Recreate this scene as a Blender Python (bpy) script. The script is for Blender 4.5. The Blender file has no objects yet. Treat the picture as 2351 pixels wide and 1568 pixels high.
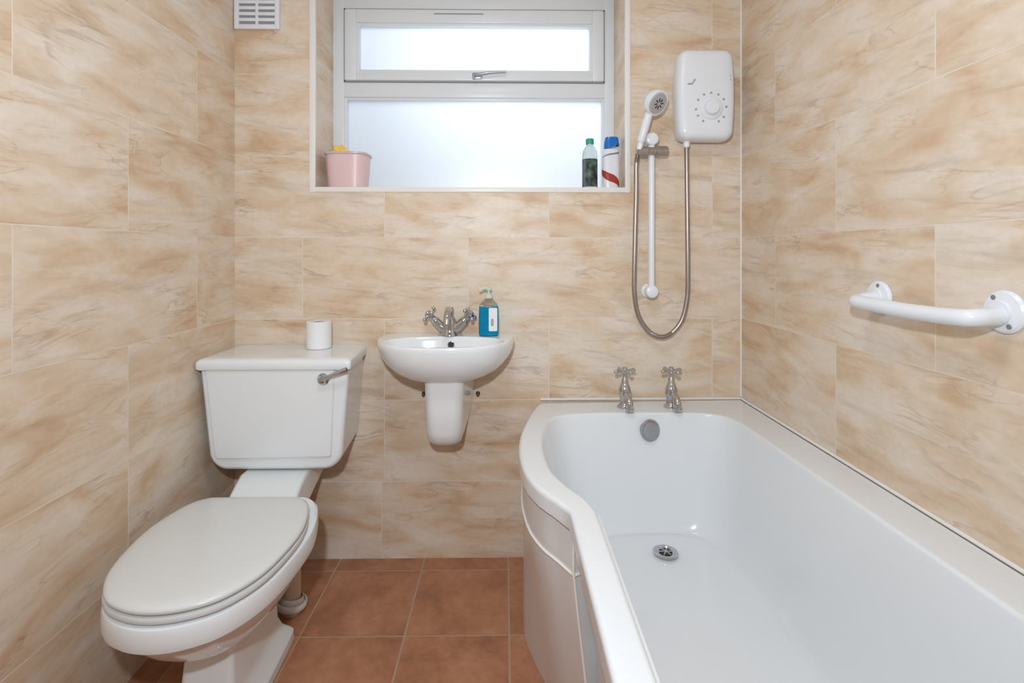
import bpy, bmesh, math, random
from mathutils import Vector, Matrix
C = bpy.context.scene.collection
scn = bpy.context.scene
random.seed(7)

# ------------------------------------------------------------------ camera, world, lights, exposure
cam_d = bpy.data.cameras.new('camera'); cam = bpy.data.objects.new('camera', cam_d); C.objects.link(cam)
cam_d.sensor_width = 36.0; cam_d.lens = 1153.0/2351.0*36.0
cam_d.shift_y = -(784.0-582.0)/2351.0
cam_d.clip_start = 0.02
cam.location = (0.985, -1.85, 1.12)
cam.rotation_euler = (math.radians(90), 0, -math.atan((1175.5-1158.0)/1153.0))
scn.camera = cam

w = bpy.data.worlds.new('world'); scn.world = w; w.use_nodes = True
wn = w.node_tree.nodes; wn['Background'].inputs['Color'].default_value = (0.86, 0.93, 1.0, 1)
wn['Background'].inputs['Strength'].default_value = 0.35

def area(name, loc, rot, size, power, color, size_y=None, shape='RECTANGLE'):
    l = bpy.data.lights.new(name, 'AREA'); l.shape = shape; l.size = size
    if size_y: l.size_y = size_y
    l.energy = power; l.color = color
    o = bpy.data.objects.new(name, l); C.objects.link(o); o.location = loc; o.rotation_euler = rot
    return o
# ceiling fitting's light, the photographer's flash, daylight outside the frosted window
area('ceiling_lamp_light', (0.95, -1.25, 2.30), (0, 0, 0), 0.34, 7.0, (0.80, 0.90, 1.0), shape='DISK')
area('flash_light', (0.90, -1.93, 1.44), (math.radians(86), 0, 0), 0.07, 17.0, (0.80, 0.90, 1.0), shape='DISK')
area('daylight', (1.05, 0.85, 2.0), (math.radians(-90), 0, 0), 1.0, 9.0, (0.92, 0.96, 1.0), size_y=0.9)

vs = scn.view_settings
vs.view_transform = 'Standard'; vs.look = 'None'; vs.gamma = 1.0; vs.use_curve_mapping = False
vs.exposure = 0.0

# ------------------------------------------------------------------ materials
def principled(name, col, rough=0.5, metal=0.0, spec=0.5, coat=0.0, trans=0.0, ior=1.45, alpha=1.0):
    m = bpy.data.materials.new(name); m.use_nodes = True
    p = m.node_tree.nodes['Principled BSDF']
    p.inputs['Base Color'].default_value = (*col, 1); p.inputs['Roughness'].default_value = rough
    p.inputs['Metallic'].default_value = metal; p.inputs['Specular IOR Level'].default_value = spec
    p.inputs['Coat Weight'].default_value = coat; p.inputs['Coat Roughness'].default_value = 0.05
    p.inputs['Transmission Weight'].default_value = trans; p.inputs['IOR'].default_value = ior
    p.inputs['Alpha'].default_value = alpha
    return m
def mottle(m, c1, c2, scale=8.0, bump=0.0, detail=3.0):
    """gentle procedural variation between two colours of one surface"""
    nt = m.node_tree; p = nt.nodes['Principled BSDF']
    tc = nt.nodes.new('ShaderNodeTexCoord'); n = nt.nodes.new('ShaderNodeTexNoise')
    n.inputs['Scale'].default_value = scale; n.inputs['Detail'].default_value = detail
    mx = nt.nodes.new('ShaderNodeMix'); mx.data_type = 'RGBA'
    mx.inputs[6].default_value = (*c1, 1); mx.inputs[7].default_value = (*c2, 1)
    nt.links.new(tc.outputs['Object'], n.inputs['Vector']); nt.links.new(n.outputs['Fac'], mx.inputs[0])
    nt.links.new(mx.outputs[2], p.inputs['Base Color'])
    if bump:
        b = nt.nodes.new('ShaderNodeBump'); b.inputs['Strength'].default_value = bump; b.inputs['Distance'].default_value = 0.001
        nt.links.new(n.outputs['Fac'], b.inputs['Height']); nt.links.new(b.outputs['Normal'], p.inputs['Normal'])
    return m
M = {}
M['ceramic'] = mottle(principled('white_ceramic', (.8,.8,.78), 0.12, spec=0.5, coat=0.3), (.82,.835,.84), (.85,.865,.87), 5)
M['acrylic'] = mottle(principled('white_acrylic', (.8,.8,.8), 0.16, spec=0.5), (.79,.80,.81), (.81,.82,.83), 4)
M['seat'] = mottle(principled('seat_plastic', (.78,.77,.74), 0.25), (.71,.71,.695), (.74,.74,.725), 5)
M['panel'] = mottle(principled('bath_panel', (.74,.71,.69), 0.3), (.74,.715,.70), (.78,.755,.74), 4)
M['white_plastic'] = mottle(principled('white_plastic', (.8,.8,.82), 0.28), (.79,.80,.83), (.82,.83,.86), 9)
M['upvc'] = mottle(principled('white_upvc', (.78,.79,.80), 0.3), (.76,.78,.80), (.80,.82,.84), 6)
M['trim'] = mottle(principled('tile_trim', (.84,.80,.74), 0.35), (.82,.78,.72), (.86,.83,.78), 8)
M['sealant'] = mottle(principled('sealant', (.85,.83,.79), 0.4), (.82,.79,.74), (.88,.86,.82), 12)
M['gasket'] = principled('grey_gasket', (.33,.33,.34), 0.6)
M['chrome'] = mottle(principled('chrome', (.55,.55,.57), 0.14, metal=1.0), (.50,.50,.52), (.62,.62,.64), 30)
M['steel'] = mottle(principled('brushed_steel', (.42,.38,.36), 0.32, metal=1.0), (.38,.34,.32), (.48,.44,.42), 60)
M['satin'] = mottle(principled('satin_metal', (.42,.43,.46), 0.38, metal=1.0), (.40,.41,.44), (.48,.49,.52), 40)
M['dark'] = principled('dark_hole', (.03,.03,.03), 0.7)
M['grey_mark'] = principled('grey_print', (.36,.36,.40), 0.5)
M['paint'] = mottle(principled('white_paint', (.85,.83,.79), 0.7), (.84,.82,.78), (.87,.85,.82), 4)
M['paper'] = mottle(principled('tissue_paper', (.86,.86,.86), 0.9, spec=0.1), (.84,.84,.84), (.88,.88,.88), 60, bump=0.4)
M['cardboard'] = principled('cardboard', (.40,.30,.22), 0.9, spec=0.1)
M['pipe'] = mottle(principled('pipe_plastic', (.62,.50,.38), 0.35), (.56,.44,.32), (.68,.57,.45), 9)
M['ring'] = mottle(principled('pipe_ring', (.78,.75,.70), 0.35), (.74,.71,.66), (.80,.77,.73), 10)
M['opal'] = principled('opal_glass', (.9,.9,.88), 0.3)
M['white_label'] = principled('white_label', (.80,.84,.82), 0.4)
M['bolt'] = principled('dark_bolt', (.10,.08,.07), 0.5, metal=0.6)

def wall_tiles():
    m = principled('sandstone_wall_tile', (.7,.55,.4), 0.38, spec=0.35); nt = m.node_tree; N = nt.nodes; L = nt.links
    p = N['Principled BSDF']
    uv = N.new('ShaderNodeUVMap'); uv.uv_map = 'UVMap'
    at = N.new('ShaderNodeAttribute'); at.attribute_name = 'tile_rnd'
    sep = N.new('ShaderNodeSeparateXYZ'); L.new(uv.outputs['UV'], sep.inputs[0])
    def vec(sx, sy, zs, shear=0.0):
        a = N.new('ShaderNodeMath'); a.operation='MULTIPLY'; a.inputs[1].default_value = sx; L.new(sep.outputs['X'], a.inputs[0])
        b = N.new('ShaderNodeMath'); b.operation='MULTIPLY'; b.inputs[1].default_value = sy; L.new(sep.outputs['Y'], b.inputs[0])
        c = N.new('ShaderNodeMath'); c.operation='MULTIPLY'; c.inputs[1].default_value = zs; L.new(at.outputs['Fac'], c.inputs[0])
        s = N.new('ShaderNodeMath'); s.operation='MULTIPLY_ADD'; s.inputs[1].default_value = shear
        L.new(a.outputs[0], s.inputs[0]); L.new(b.outputs[0], s.inputs[2])
        v = N.new('ShaderNodeCombineXYZ'); L.new(a.outputs[0], v.inputs[0]); L.new(s.outputs[0], v.inputs[1]); L.new(c.outputs[0], v.inputs[2])
        return v.outputs[0]
    def noise(v, scale, detail, rough=.5, dist=0.0):
        n = N.new('ShaderNodeTexNoise'); L.new(v, n.inputs['Vector']); n.inputs['Scale'].default_value = scale
        n.inputs['Detail'].default_value = detail; n.inputs['Roughness'].default_value = rough; n.inputs['Distortion'].default_value = dist
        return n.outputs['Fac']
    def ramp(f, stops):
        r = N.new('ShaderNodeValToRGB'); L.new(f, r.inputs[0]); e = r.color_ramp.elements
        e[0].position, e[0].color = stops[0][0], (*stops[0][1],1); e[1].position, e[1].color = stops[-1][0], (*stops[-1][1],1)
        for q, c in stops[1:-1]:
            x = e.new(q); x.color = (*c,1)
        return r.outputs[0]
    def mix(f, a, b, mode='MIX'):
        x = N.new('ShaderNodeMix'); x.data_type='RGBA'; x.blend_type = mode
        if isinstance(f, float): x.inputs[0].default_value = f
        else: L.new(f, x.inputs[0])
        for s, i in ((a,6),(b,7)):
            if isinstance(s, tuple): x.inputs[i].default_value = (*s,1)
            else: L.new(s, x.inputs[i])
        return x.outputs[2]
    clouds = noise(vec(1.0, 2.6, 37.0, .12), 4.2, 3, .55, .6)
    base = ramp(clouds, [(.30,(.63,.43,.275)), (.41,(.70,.53,.375)), (.53,(.745,.61,.475)), (.68,(.785,.68,.58))])
    streak = noise(vec(1.0, 6.5, 91.0, .55), 4.0, 5, .6, .9)
    base = mix(.55, base, ramp(streak, [(.30,(.74,.70,.66)), (.46,(1.0,1.0,1.0)), (.75,(1.06,1.06,1.05))]), 'MULTIPLY')
    # thin wavy veins: a narrow band of a stretched noise, broken up by a mask
    v1 = noise(vec(1.0, 4.6, 53.0, .45), 2.7, 4, .5, .5)
    band = ramp(v1, [(.478,(0,0,0)), (.497,(1,1,1)), (.503,(1,1,1)), (.512,(0,0,0))])
    v2 = noise(vec(1.0, 3.6, 17.0, -.35), 3.1, 4, .5, .6)
    band2 = ramp(v2, [(.545,(0,0,0)), (.558,(1,1,1)), (.561,(1,1,1)), (.570,(0,0,0))])
    mask = ramp(noise(vec(1.0, 1.5, 71.0), 6.0, 2), [(.46,(0,0,0)), (.66,(1,1,1))])
    bm_ = mix(1.0, band, mask, 'MULTIPLY'); bm2 = mix(1.0, band2, mask, 'MULTIPLY')
    allb = mix(1.0, bm_, bm2, 'ADD')
    sc = N.new('ShaderNodeMath'); sc.operation='MULTIPLY'; sc.inputs[1].default_value = .34; L.new(allb, sc.inputs[0])
    col = mix(sc.outputs[0], base, (.38,.22,.13))
    fine = noise(vec(1.0, 1.6, 11.0), 60.0, 2)
    col = mix(.5, col, ramp(fine, [(.3,(.93,.93,.93)), (.7,(1.05,1.05,1.05))]), 'MULTIPLY')
    L.new(col, p.inputs['Base Color'])
    b = N.new('ShaderNodeBump'); b.inputs['Strength'].default_value = .25; b.inputs['Distance'].default_value = .002
    L.new(streak, b.inputs['Height']); L.new(b.outputs['Normal'], p.inputs['Normal'])
    return m
M['tile'] = wall_tiles()
M['grout'] = mottle(principled('cream_grout', (.78,.68,.56), 0.8, spec=0.2), (.68,.57,.45), (.86,.78,.68), 9)

def floor_tiles():
    m = principled('terracotta_floor_tile', (.3,.13,.07), 0.42, spec=0.35); nt = m.node_tree; N = nt.nodes; L = nt.links
    p = N['Principled BSDF']; tc = N.new('ShaderNodeTexCoord')
    at = N.new('ShaderNodeAttribute'); at.attribute_name = 'tile_rnd'
    def noise(s, d, r=.55, dist=0.):
        n = N.new('ShaderNodeTexNoise'); n.noise_dimensions = '4D'; L.new(tc.outputs['Object'], n.inputs['Vector'])
        k = N.new('ShaderNodeMath'); k.operation='MULTIPLY'; k.inputs[1].default_value = 29.0; L.new(at.outputs['Fac'], k.inputs[0]); L.new(k.outputs[0], n.inputs['W'])
        n.inputs['Scale'].default_value = s; n.inputs['Detail'].default_value = d; n.inputs['Roughness'].default_value = r; n.inputs['Distortion'].default_value = dist
        return n.outputs['Fac']
    def ramp(f, stops):
        r = N.new('ShaderNodeValToRGB'); L.new(f, r.inputs[0]); e = r.color_ramp.elements
        e[0].position, e[0].color = stops[0][0], (*stops[0][1],1); e[1].position, e[1].color = stops[-1][0], (*stops[-1][1],1)
        for q, c in stops[1:-1]:
            x = e.new(q); x.color = (*c,1)
        return r.outputs[0]
    a = ramp(noise(7, 5, .6, .5), [(.3,(.35,.155,.080)), (.5,(.46,.205,.112)), (.7,(.54,.26,.148))])
    b = ramp(noise(34, 4, .6), [(.3,(.78,.76,.74)), (.7,(1.12,1.12,1.12))])
    x = N.new('ShaderNodeMix'); x.data_type='RGBA'; x.blend_type='MULTIPLY'; x.inputs[0].default_value = .7
    L.new(a, x.inputs[6]); L.new(b, x.inputs[7]); L.new(x.outputs[2], p.inputs['Base Color'])
    bp = N.new('ShaderNodeBump'); bp.inputs['Strength'].default_value=.3; bp.inputs['Distance'].default_value=.002
    L.new(noise(20, 3), bp.inputs['Height']); L.new(bp.outputs['Normal'], p.inputs['Normal'])
    return m
M['floor_tile'] = floor_tiles()
M['floor_grout'] = mottle(principled('brown_grout', (.50,.34,.24), 0.85, spec=0.2), (.42,.26,.17), (.56,.38,.27), 14)

def frosted():
    m = bpy.data.materials.new('frosted_glass'); m.use_nodes = True; nt = m.node_tree; N = nt.nodes; L = nt.links
    N.remove(N['Principled BSDF']); out = N['Material Output']
    tr = N.new('ShaderNodeBsdfTranslucent'); tr.inputs['Color'].default_value = (.93,.96,1.0,1)
    gl = N.new('ShaderNodeBsdfGlossy'); gl.inputs['Roughness'].default_value = .25; gl.inputs['Color'].default_value = (1,1,1,1)
    tc = N.new('ShaderNodeTexCoord'); n = N.new('ShaderNodeTexNoise'); n.inputs['Scale'].default_value = 90; n.inputs['Detail'].default_value = 2
    L.new(tc.outputs['Object'], n.inputs['Vector'])
    b = N.new('ShaderNodeBump'); b.inputs['Strength'].default_value=.2; b.inputs['Distance'].default_value=.001
    L.new(n.outputs['Fac'], b.inputs['Height']); L.new(b.outputs['Normal'], gl.inputs['Normal'])
    x = N.new('ShaderNodeMixShader'); x.inputs[0].default_value = .05
    L.new(tr.outputs[0], x.inputs[1]); L.new(gl.outputs[0], x.inputs[2]); L.new(x.outputs[0], out.inputs['Surface'])
    return m
M['frosted'] = frosted()

# ------------------------------------------------------------------ mesh helpers
def tag(o, label=None, cat=None, group=None, kind=None):
    if label: o['label'] = label
    if cat: o['category'] = cat
    if group: o['group'] = group
    if kind: o['kind'] = kind
    return o
def thing(name, label, cat, loc=(0,0,0), group=None):
    o = bpy.data.objects.new(name, None); C.objects.link(o); o.location = loc; o.empty_display_size = .05
    return tag(o, label, cat, group)
def obj(name, bm, mats, parent=None, smooth=35, origin=None, label=None):
    """link a bmesh as one object; world-space geometry, re-based to the parent (or to origin)"""
    bmesh.ops.recalc_face_normals(bm, faces=bm.faces[:])
    base = Vector((0,0,0))
    if parent is not None:
        q = parent
        while q is not None: base += Vector(q.location); q = q.parent
    elif origin is not None: base = Vector(origin)
    bmesh.ops.translate(bm, verts=bm.verts[:], vec=-base)
    if smooth:
        for f in bm.faces: f.smooth = True
        for e in bm.edges:
            if len(e.link_faces) == 2 and e.calc_face_angle(0.0) > math.radians(smooth): e.smooth = False
    me = bpy.data.meshes.new(name); bm.to_mesh(me); bm.free()
    for m in (mats if isinstance(mats, (list,tuple)) else [mats]): me.materials.append(m)
    o = bpy.data.objects.new(name, me); C.objects.link(o)
    if parent is not None: o.parent = parent
    elif origin is not None: o.location = origin
    if label: o['label'] = label
    if name in ('tank','tank_lid','front_panel','casing','tub','cistern_platform','lid','pan','bowl','liquid'):
        wm = o.modifiers.new('weighted_normals', 'WEIGHTED_NORMAL'); wm.keep_sharp = True; wm.weight = 60
    return o
def box(bm, x0, x1, y0, y1, z0, z1, bevel=0.0, seg=2, mi=0):
    t = bmesh.new()
    r = bmesh.ops.create_cube(t, size=1.0)
    for v in t.verts:
        v.co = Vector(((x0+x1)/2+v.co.x*(x1-x0), (y0+y1)/2+v.co.y*(y1-y0), (z0+z1)/2+v.co.z*(z1-z0)))
    if bevel: bmesh.ops.bevel(t, geom=t.edges[:], offset=bevel, segments=seg, affect='EDGES', profile=.5)
    merge(bm, t, mi); return bm
def merge(bm, t, mi=0, mat=None):
    if mat is not None: bmesh.ops.transform(t, matrix=mat, verts=t.verts[:])
    vm = {v: bm.verts.new(v.co) for v in t.verts}
    for f in t.faces:
        g = bm.faces.new([vm[v] for v in f.verts]); g.material_index = mi
    t.free()
def loft(bm, rings, cap0=False, cap1=False, mi=0, closed=True):
    vr = [[bm.verts.new(p) for p in r] for r in rings]; n = len(rings[0])
    for a, b in zip(vr[:-1], vr[1:]):
        for i in range(n if closed else n-1):
            j = (i+1) % n
            try: bm.faces.new((a[i], a[j], b[j], b[i])).material_index = mi
            except ValueError: pass
    for flag, r in ((cap0, vr[0]), (cap1, vr[-1])):
        if flag:
            c = sum((v.co for v in r), Vector())/n; cv = bm.verts.new(c)
            for i in range(n): bm.faces.new((r[i], r[(i+1)%n], cv)).material_index = mi
    return vr
def lathe(bm, prof, center=(0,0,0), axis='Z', n=32, mi=0, mat=None, cap0=True, cap1=True):
    t = bmesh.new(); rings = []
    for r, h in prof:
        r = max(r, 1e-5)
        rings.append([Vector((r*math.cos(2*math.pi*i/n), r*math.sin(2*math.pi*i/n), h)) for i in range(n)])
    loft(t, rings, cap0, cap1)
    R = Matrix.Identity(4)
    if axis == 'X': R = Matrix.Rotation(math.radians(90), 4, 'Y')
    if axis == '-Y': R = Matrix.Rotation(math.radians(90), 4, 'X')
    if mat is not None: R = mat @ R
    merge(bm, t, mi, Matrix.Translation(center) @ R)
def align(d):
    return Vector((0,0,1)).rotation_difference(Vector(d).normalized()).to_matrix().to_4x4()
def tube(bm, pts, r, n=12, mi=0, caps=True):
    pts = [Vector(p) for p in pts]; rs = r if isinstance(r, (list,tuple)) else [r]*len(pts)
    T = [((pts[min(i+1,len(pts)-1)]-pts[max(i-1,0)]).normalized()) for i in range(len(pts))]
    up = Vector((0,0,1)) if abs(T[0].z) < .9 else Vector((1,0,0))
    u = T[0].cross(up).normalized(); rings = []
    for i, p in enumerate(pts):
        if i: u = (u - T[i]*u.dot(T[i])).normalized()
        v = T[i].cross(u)
        rings.append([p + (u*math.cos(2*math.pi*k/n) + v*math.sin(2*math.pi*k/n))*rs[i] for k in range(n)])
    loft(bm, rings, caps, caps, mi)
def ball(bm, c, r, sx=1, sy=1, sz=1, mi=0, n=16):
    t = bmesh.new(); bmesh.ops.create_uvsphere(t, u_segments=n, v_segments=max(6,n//2), radius=r)
    merge(bm, t, mi, Matrix.Translation(c) @ Matrix.Diagonal((sx,sy,sz,1)))
def cr(P, n, closed=False):
    """centripetal-ish Catmull-Rom through P with n samples per span (endpoint excluded when closed)"""
    P = [Vector(p) for p in P]; out = []; m = len(P)
    for i in range(m if closed else m-1):
        p1, p2 = P[i], P[(i+1)%m]
        p0 = P[i-1] if (closed or i) else p1*2-p2
        p3 = P[(i+2)%m] if (closed or i+2 < m) else p2*2-p1
        for k in range(n):
            t = k/n
            out.append(.5*((2*p1)+(p2-p0)*t+(2*p0-5*p1+4*p2-p3)*t*t+(3*p1-p0-3*p2+p3)*t**3))
    if not closed: out.append(P[-1].copy())
    return out
def resample(P, n):
    """n+1 points evenly spaced along open polyline P"""
    L = [0.0]
    for a, b in zip(P[:-1], P[1:]): L.append(L[-1]+(b-a).length)
    out = []; j = 0
    for k in range(n+1):
        s = L[-1]*k/n
        while j < len(L)-2 and L[j+1] < s: j += 1
        q = (s-L[j])/max(L[j+1]-L[j], 1e-9); out.append(P[j].lerp(P[j+1], min(max(q,0),1)))
    return out
def rrect(x0, x1, z0, z1, r, n=8):
    """rounded rectangle outline as (a,b) pairs; r may be 4 radii from (x1,z0) counter-clockwise"""
    rr = r if isinstance(r,(list,tuple)) else [r]*4
    out = []
    for (cx, cz, a0), q in zip(((x1,z0,-90),(x1,z1,0),(x0,z1,90),(x0,z0,180)), rr):
        sx = -1 if cx == x1 else 1; sz = 1 if cz == z0 else -1
        for k in range(n+1):
            a = math.radians(a0+90*k/n)
            out.append((cx+sx*q+q*math.cos(a), cz+sz*q+q*math.sin(a)))
    return out
def struct(name, bm, mats, parent=None, smooth=None, **kw):
    o = obj(name, bm, mats, parent, smooth, **kw)
    if parent is None: o['kind'] = 'structure'
    return o

# ------------------------------------------------------------------ room dimensions (metres)
XW = 1.864; YF = -2.45; ZC = 2.40
ROWS = [-0.015+0.2985*k for k in range(0, 9)]
WX0, WX1, WZ0, WZ1 = 0.290, 1.434, 1.362, 2.18     # window opening inside its trim
REV = 0.20

def subtract(r, h):
    x0,x1,y0,y1 = r; a0,a1,b0,b1 = h
    if a1<=x0 or a0>=x1 or b1<=y0 or b0>=y1: return [r]
    out = []
    if x0 < a0: out.append((x0,a0,y0,y1))
    if a1 < x1: out.append((a1,x1,y0,y1))
    m0, m1 = max(x0,a0), min(x1,a1)
    if y0 < b0: out.append((m0,m1,y0,b0))
    if b1 < y1: out.append((m0,m1,b1,y1))
    return out
def tiled(bm, O, U, V, Nn, u0, u1, v0, v1, rows, joint, pitch=.605, gap=.0030, hole=None, lift=.0004, seed=0, uoff=0.0):
    """front faces of tiles (material 0) in the plane O + u*U + v*V, lifted off the grout plane by lift along Nn"""
    rnd = bm.faces.layers.float.get('tile_rnd') or bm.faces.layers.float.new('tile_rnd')
    uvl = bm.loops.layers.uv.get('UVMap') or bm.loops.layers.uv.new('UVMap')
    R = random.Random(seed); O, U, V, Nn = map(Vector, (O,U,V,Nn))
    for k, (a, b) in enumerate(zip(rows[:-1], rows[1:])):
        j = joint(k); n0 = math.floor((u0-j)/pitch)
        for q in range(n0, n0+int((u1-u0)/pitch)+3):
            r = (max(u0, j+q*pitch+gap/2), min(u1, j+(q+1)*pitch-gap/2), max(v0, a+gap/2), min(v1, b-gap/2))
            val = R.random()
            if r[1]-r[0] < .004 or r[3]-r[2] < .004: continue
            for x0,x1,y0,y1 in (subtract(r, hole) if hole else [r]):
                if x1-x0 < .003 or y1-y0 < .003: continue
                P = [(x0,y0),(x1,y0),(x1,y1),(x0,y1)]
                top = [bm.verts.new(O+U*x+V*y+Nn*lift) for x,y in P]; bot = [bm.verts.new(O+U*x+V*y) for x,y in P]
                fs = [bm.faces.new(top)]+[bm.faces.new((bot[i],bot[(i+1)%4],top[(i+1)%4],top[i])) for i in range(4)]
                for f in fs:
                    f[rnd] = val; f.material_index = 0
                    for l in f.loops:
                        c = l.vert.co-O; l[uvl].uv = (c.dot(U)+uoff, c.dot(V))
def joint_back(k):   # row k counted from the floor
    return .247 if k in (3, 7) else (.535 if k == 0 else .545)

# back wall with its window opening and tiled reveal
bm = bmesh.new()
tiled(bm, (0,0,0), (1,0,0), (0,0,1), (0,-1,0), 0, XW, 0, ZC, ROWS, joint_back, hole=(WX0-.016,WX1+.014,WZ0-.016,WZ1+.016), seed=3)
RZ = [r for r in ROWS if WZ0 < r < WZ1]
revrows = [WZ0]+RZ+[WZ1]
tiled(bm, (WX0,0,0), (0,1,0), (0,0,1), (1,0,0), 0.004, REV, WZ0, WZ1, revrows, lambda k: 0.0, seed=5, uoff=3)
tiled(bm, (WX1,0,0), (0,1,0), (0,0,1), (-1,0,0), 0.004, REV, WZ0, WZ1, revrows, lambda k: 0.0, seed=6, uoff=5)
tiled(bm, (0,0,WZ0), (1,0,0), (0,1,0), (0,0,1), WX0, WX1, 0.004, REV, [0,REV], lambda k: .25, seed=8, uoff=7)
for b in ((-.3,WX0,0,.34,-.2,ZC+.1), (WX1,XW+.3,0,.34,-.2,ZC+.1), (WX0,WX1,0,.34,-.2,WZ0), (WX0,WX1,0,.34,WZ1,ZC+.1)):
    box(bm, *b, mi=1)
struct('wall_back', bm, [M['tile'], M['grout']])
# side walls: joints at y = -.23/-.84 (row 3) and -.53 (others), as on the photo
bm = bmesh.new()
tiled(bm, (0,0,0), (0,-1,0), (0,0,1), (1,0,0), 0, -YF, 0, ZC, ROWS, lambda k: .225 if k in (3,5,7) else .52, seed=21, uoff=2)
box(bm, -.3, 0, YF-.2, 0, -.2, ZC+.1, mi=1)
struct('wall_left', bm, [M['tile'], M['grout']])
bm = bmesh.new()
tiled(bm, (XW,0,0), (0,-1,0), (0,0,1), (-1,0,0), 0, -YF, 0, ZC, ROWS, lambda k: .234 if k in (3,5,7) else .532, seed=34, uoff=4)
box(bm, XW, XW+.3, YF-.2, 0, -.2, ZC+.1, mi=1)
struct('wall_right', bm, [M['tile'], M['grout']])
bm = bmesh.new(); box(bm, 0, XW, YF-.2, YF, -.2, ZC+.1); struct('wall_front', bm, M['paint'])
bm = bmesh.new(); box(bm, 0, XW, YF, 0, ZC, ZC+.1); struct('ceiling', bm, M['paint'])
# floor
bm = bmesh.new()
frow = [-.071+.305-.305*k for k in range(0, 11)][::-1]
fr = [-v for v in frow][::-1]
tiled(bm, (0,0,0), (1,0,0), (0,-1,0), (0,0,1), 0, XW, 0, -YF, fr, lambda k: .386, pitch=.3065, gap=.006, lift=.001, seed=50)
box(bm, 0, XW, YF, 0, -.1, 0, mi=1)
struct('floor', bm, [M['floor_tile'], M['floor_grout']])

# trim round the window opening and sealant lines in the right-hand corner
bm = bmesh.new()
box(bm, WX0-.018, WX0+.003, -.004, .012, WZ0-.018, WZ1+.01, .002); box(bm, WX1-.003, WX1+.016, -.004, .012, WZ0-.018, WZ1+.01, .002)
box(bm, WX0+.002, WX1-.002, -.0035, .012, WZ0-.017, WZ0+.002, .002)
struct('trim_1', bm, M['trim'], smooth=30)
bm = bmesh.new(); tube(bm, [(XW-.002,-.002,.59),(XW-.002,-.002,1.5),(XW-.002,-.002,ZC)], .0030, 8)
struct('trim_2', bm, M['sealant'], smooth=40)
bm = bmesh.new(); tube(bm, [(1.118,-.003,.583),(1.5,-.003,.583),(XW-.003,-.003,.583),(XW-.003,-.8,.583),(XW-.003,-1.69,.583)], .0042, 8)
struct('trim_3', bm, M['sealant'], smooth=40)

# ------------------------------------------------------------------ window
win = bpy.data.objects.new('window_1', None); C.objects.link(win); win.location = (.862, REV, WZ0); win['kind'] = 'structure'
def frame_ring(bm, x0,x1,z0,z1, wx, wt, wb, y0, y1, bev=.004):
    box(bm, x0, x0+wx, y0, y1, z0, z1, bev); box(bm, x1-wx, x1, y0, y1, z0, z1, bev)
    box(bm, x0+wx-.002, x1-wx+.002, y0+.0005, y1, z1-wt, z1, bev); box(bm, x0+wx-.002, x1-wx+.002, y0+.0005, y1, z0, z0+wb, bev)
bm = bmesh.new()
FX0, FX1, FZ0, FZ1 = .284, 1.440, 1.29, 2.18
box(bm, FX0, .334, REV, REV+.07, FZ0, FZ1, .004); box(bm, 1.395, FX1, REV, REV+.07, FZ0, FZ1, .004)
box(bm, .330, 1.399, REV+.001, REV+.07, 2.114, FZ1, .004)
box(bm, .330, 1.399, REV+.001, REV+.07, 1.757, 1.817, .004)
box(bm, .330, 1.399, REV+.001, REV+.07, FZ0, 1.355, .004)
# glazing bead round the lower pane
box(bm, .330, .343, REV+.012, REV+.05, 1.35, 1.760, .003); box(bm, 1.386, 1.399, REV+.012, REV+.05, 1.35, 1.760, .003)
box(bm, .340, 1.390, REV+.012, REV+.05, 1.747, 1.760, .003)
obj('frame', bm, M['upvc'], win, 30)
bm = bmesh.new()
frame_ring(bm, .3385, 1.3905, 1.8215, 2.1095, .048, .054, .036, REV-.012, REV+.05, .005)
frame_ring(bm, .384, 1.345, 1.855, 2.058, .012, .013, .012, REV-.004, REV+.045, .003)
sash = obj('opening_sash', bm, M['upvc'], win, 30)
bm = bmesh.new()
for (a,b,c,d) in ((.3338,.3393,1.818,2.114),(1.3898,1.3952,1.818,2.114),(.334,1.395,2.109,2.1145),(.334,1.395,1.8168,1.8222)):
    box(bm, a,b, REV-.003, REV+.01, c,d)
obj('seal', bm, M['gasket'], sash, None)
bm = bmesh.new()   # trickle slot strip along the sash top
box(bm, .70, .90, REV-.0145, REV-.011, 2.089, 2.092); 
obj('slot', bm, M['gasket'], sash, None)
bm = bmesh.new(); box(bm, .39, 1.347, REV+.02, REV+.026, 1.86, 2.051); obj('pane', bm, M['frosted'], win, None)
bm = bmesh.new(); box(bm, .338, 1.391, REV+.03, REV+.036, 1.352, 1.752); obj('pane', bm, M['frosted'], win, None)
bm = bmesh.new()
box(bm, .855, .895, REV-.020, REV-.010, 1.826, 1.852, .004)
tube(bm, [(.872,REV-.018,1.838),(.872,REV-.034,1.836),(.885,REV-.038,1.838),(.93,REV-.037,1.846),(.992,REV-.034,1.850)], [.0065,.0065,.006,.005,.0042], 10)
tube(bm, [(.862,REV-.012,1.835),(.862,REV-.03,1.826)], .006, 10)
obj('handle', bm, M['satin'], sash, 40, label='grey metal window latch')

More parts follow.
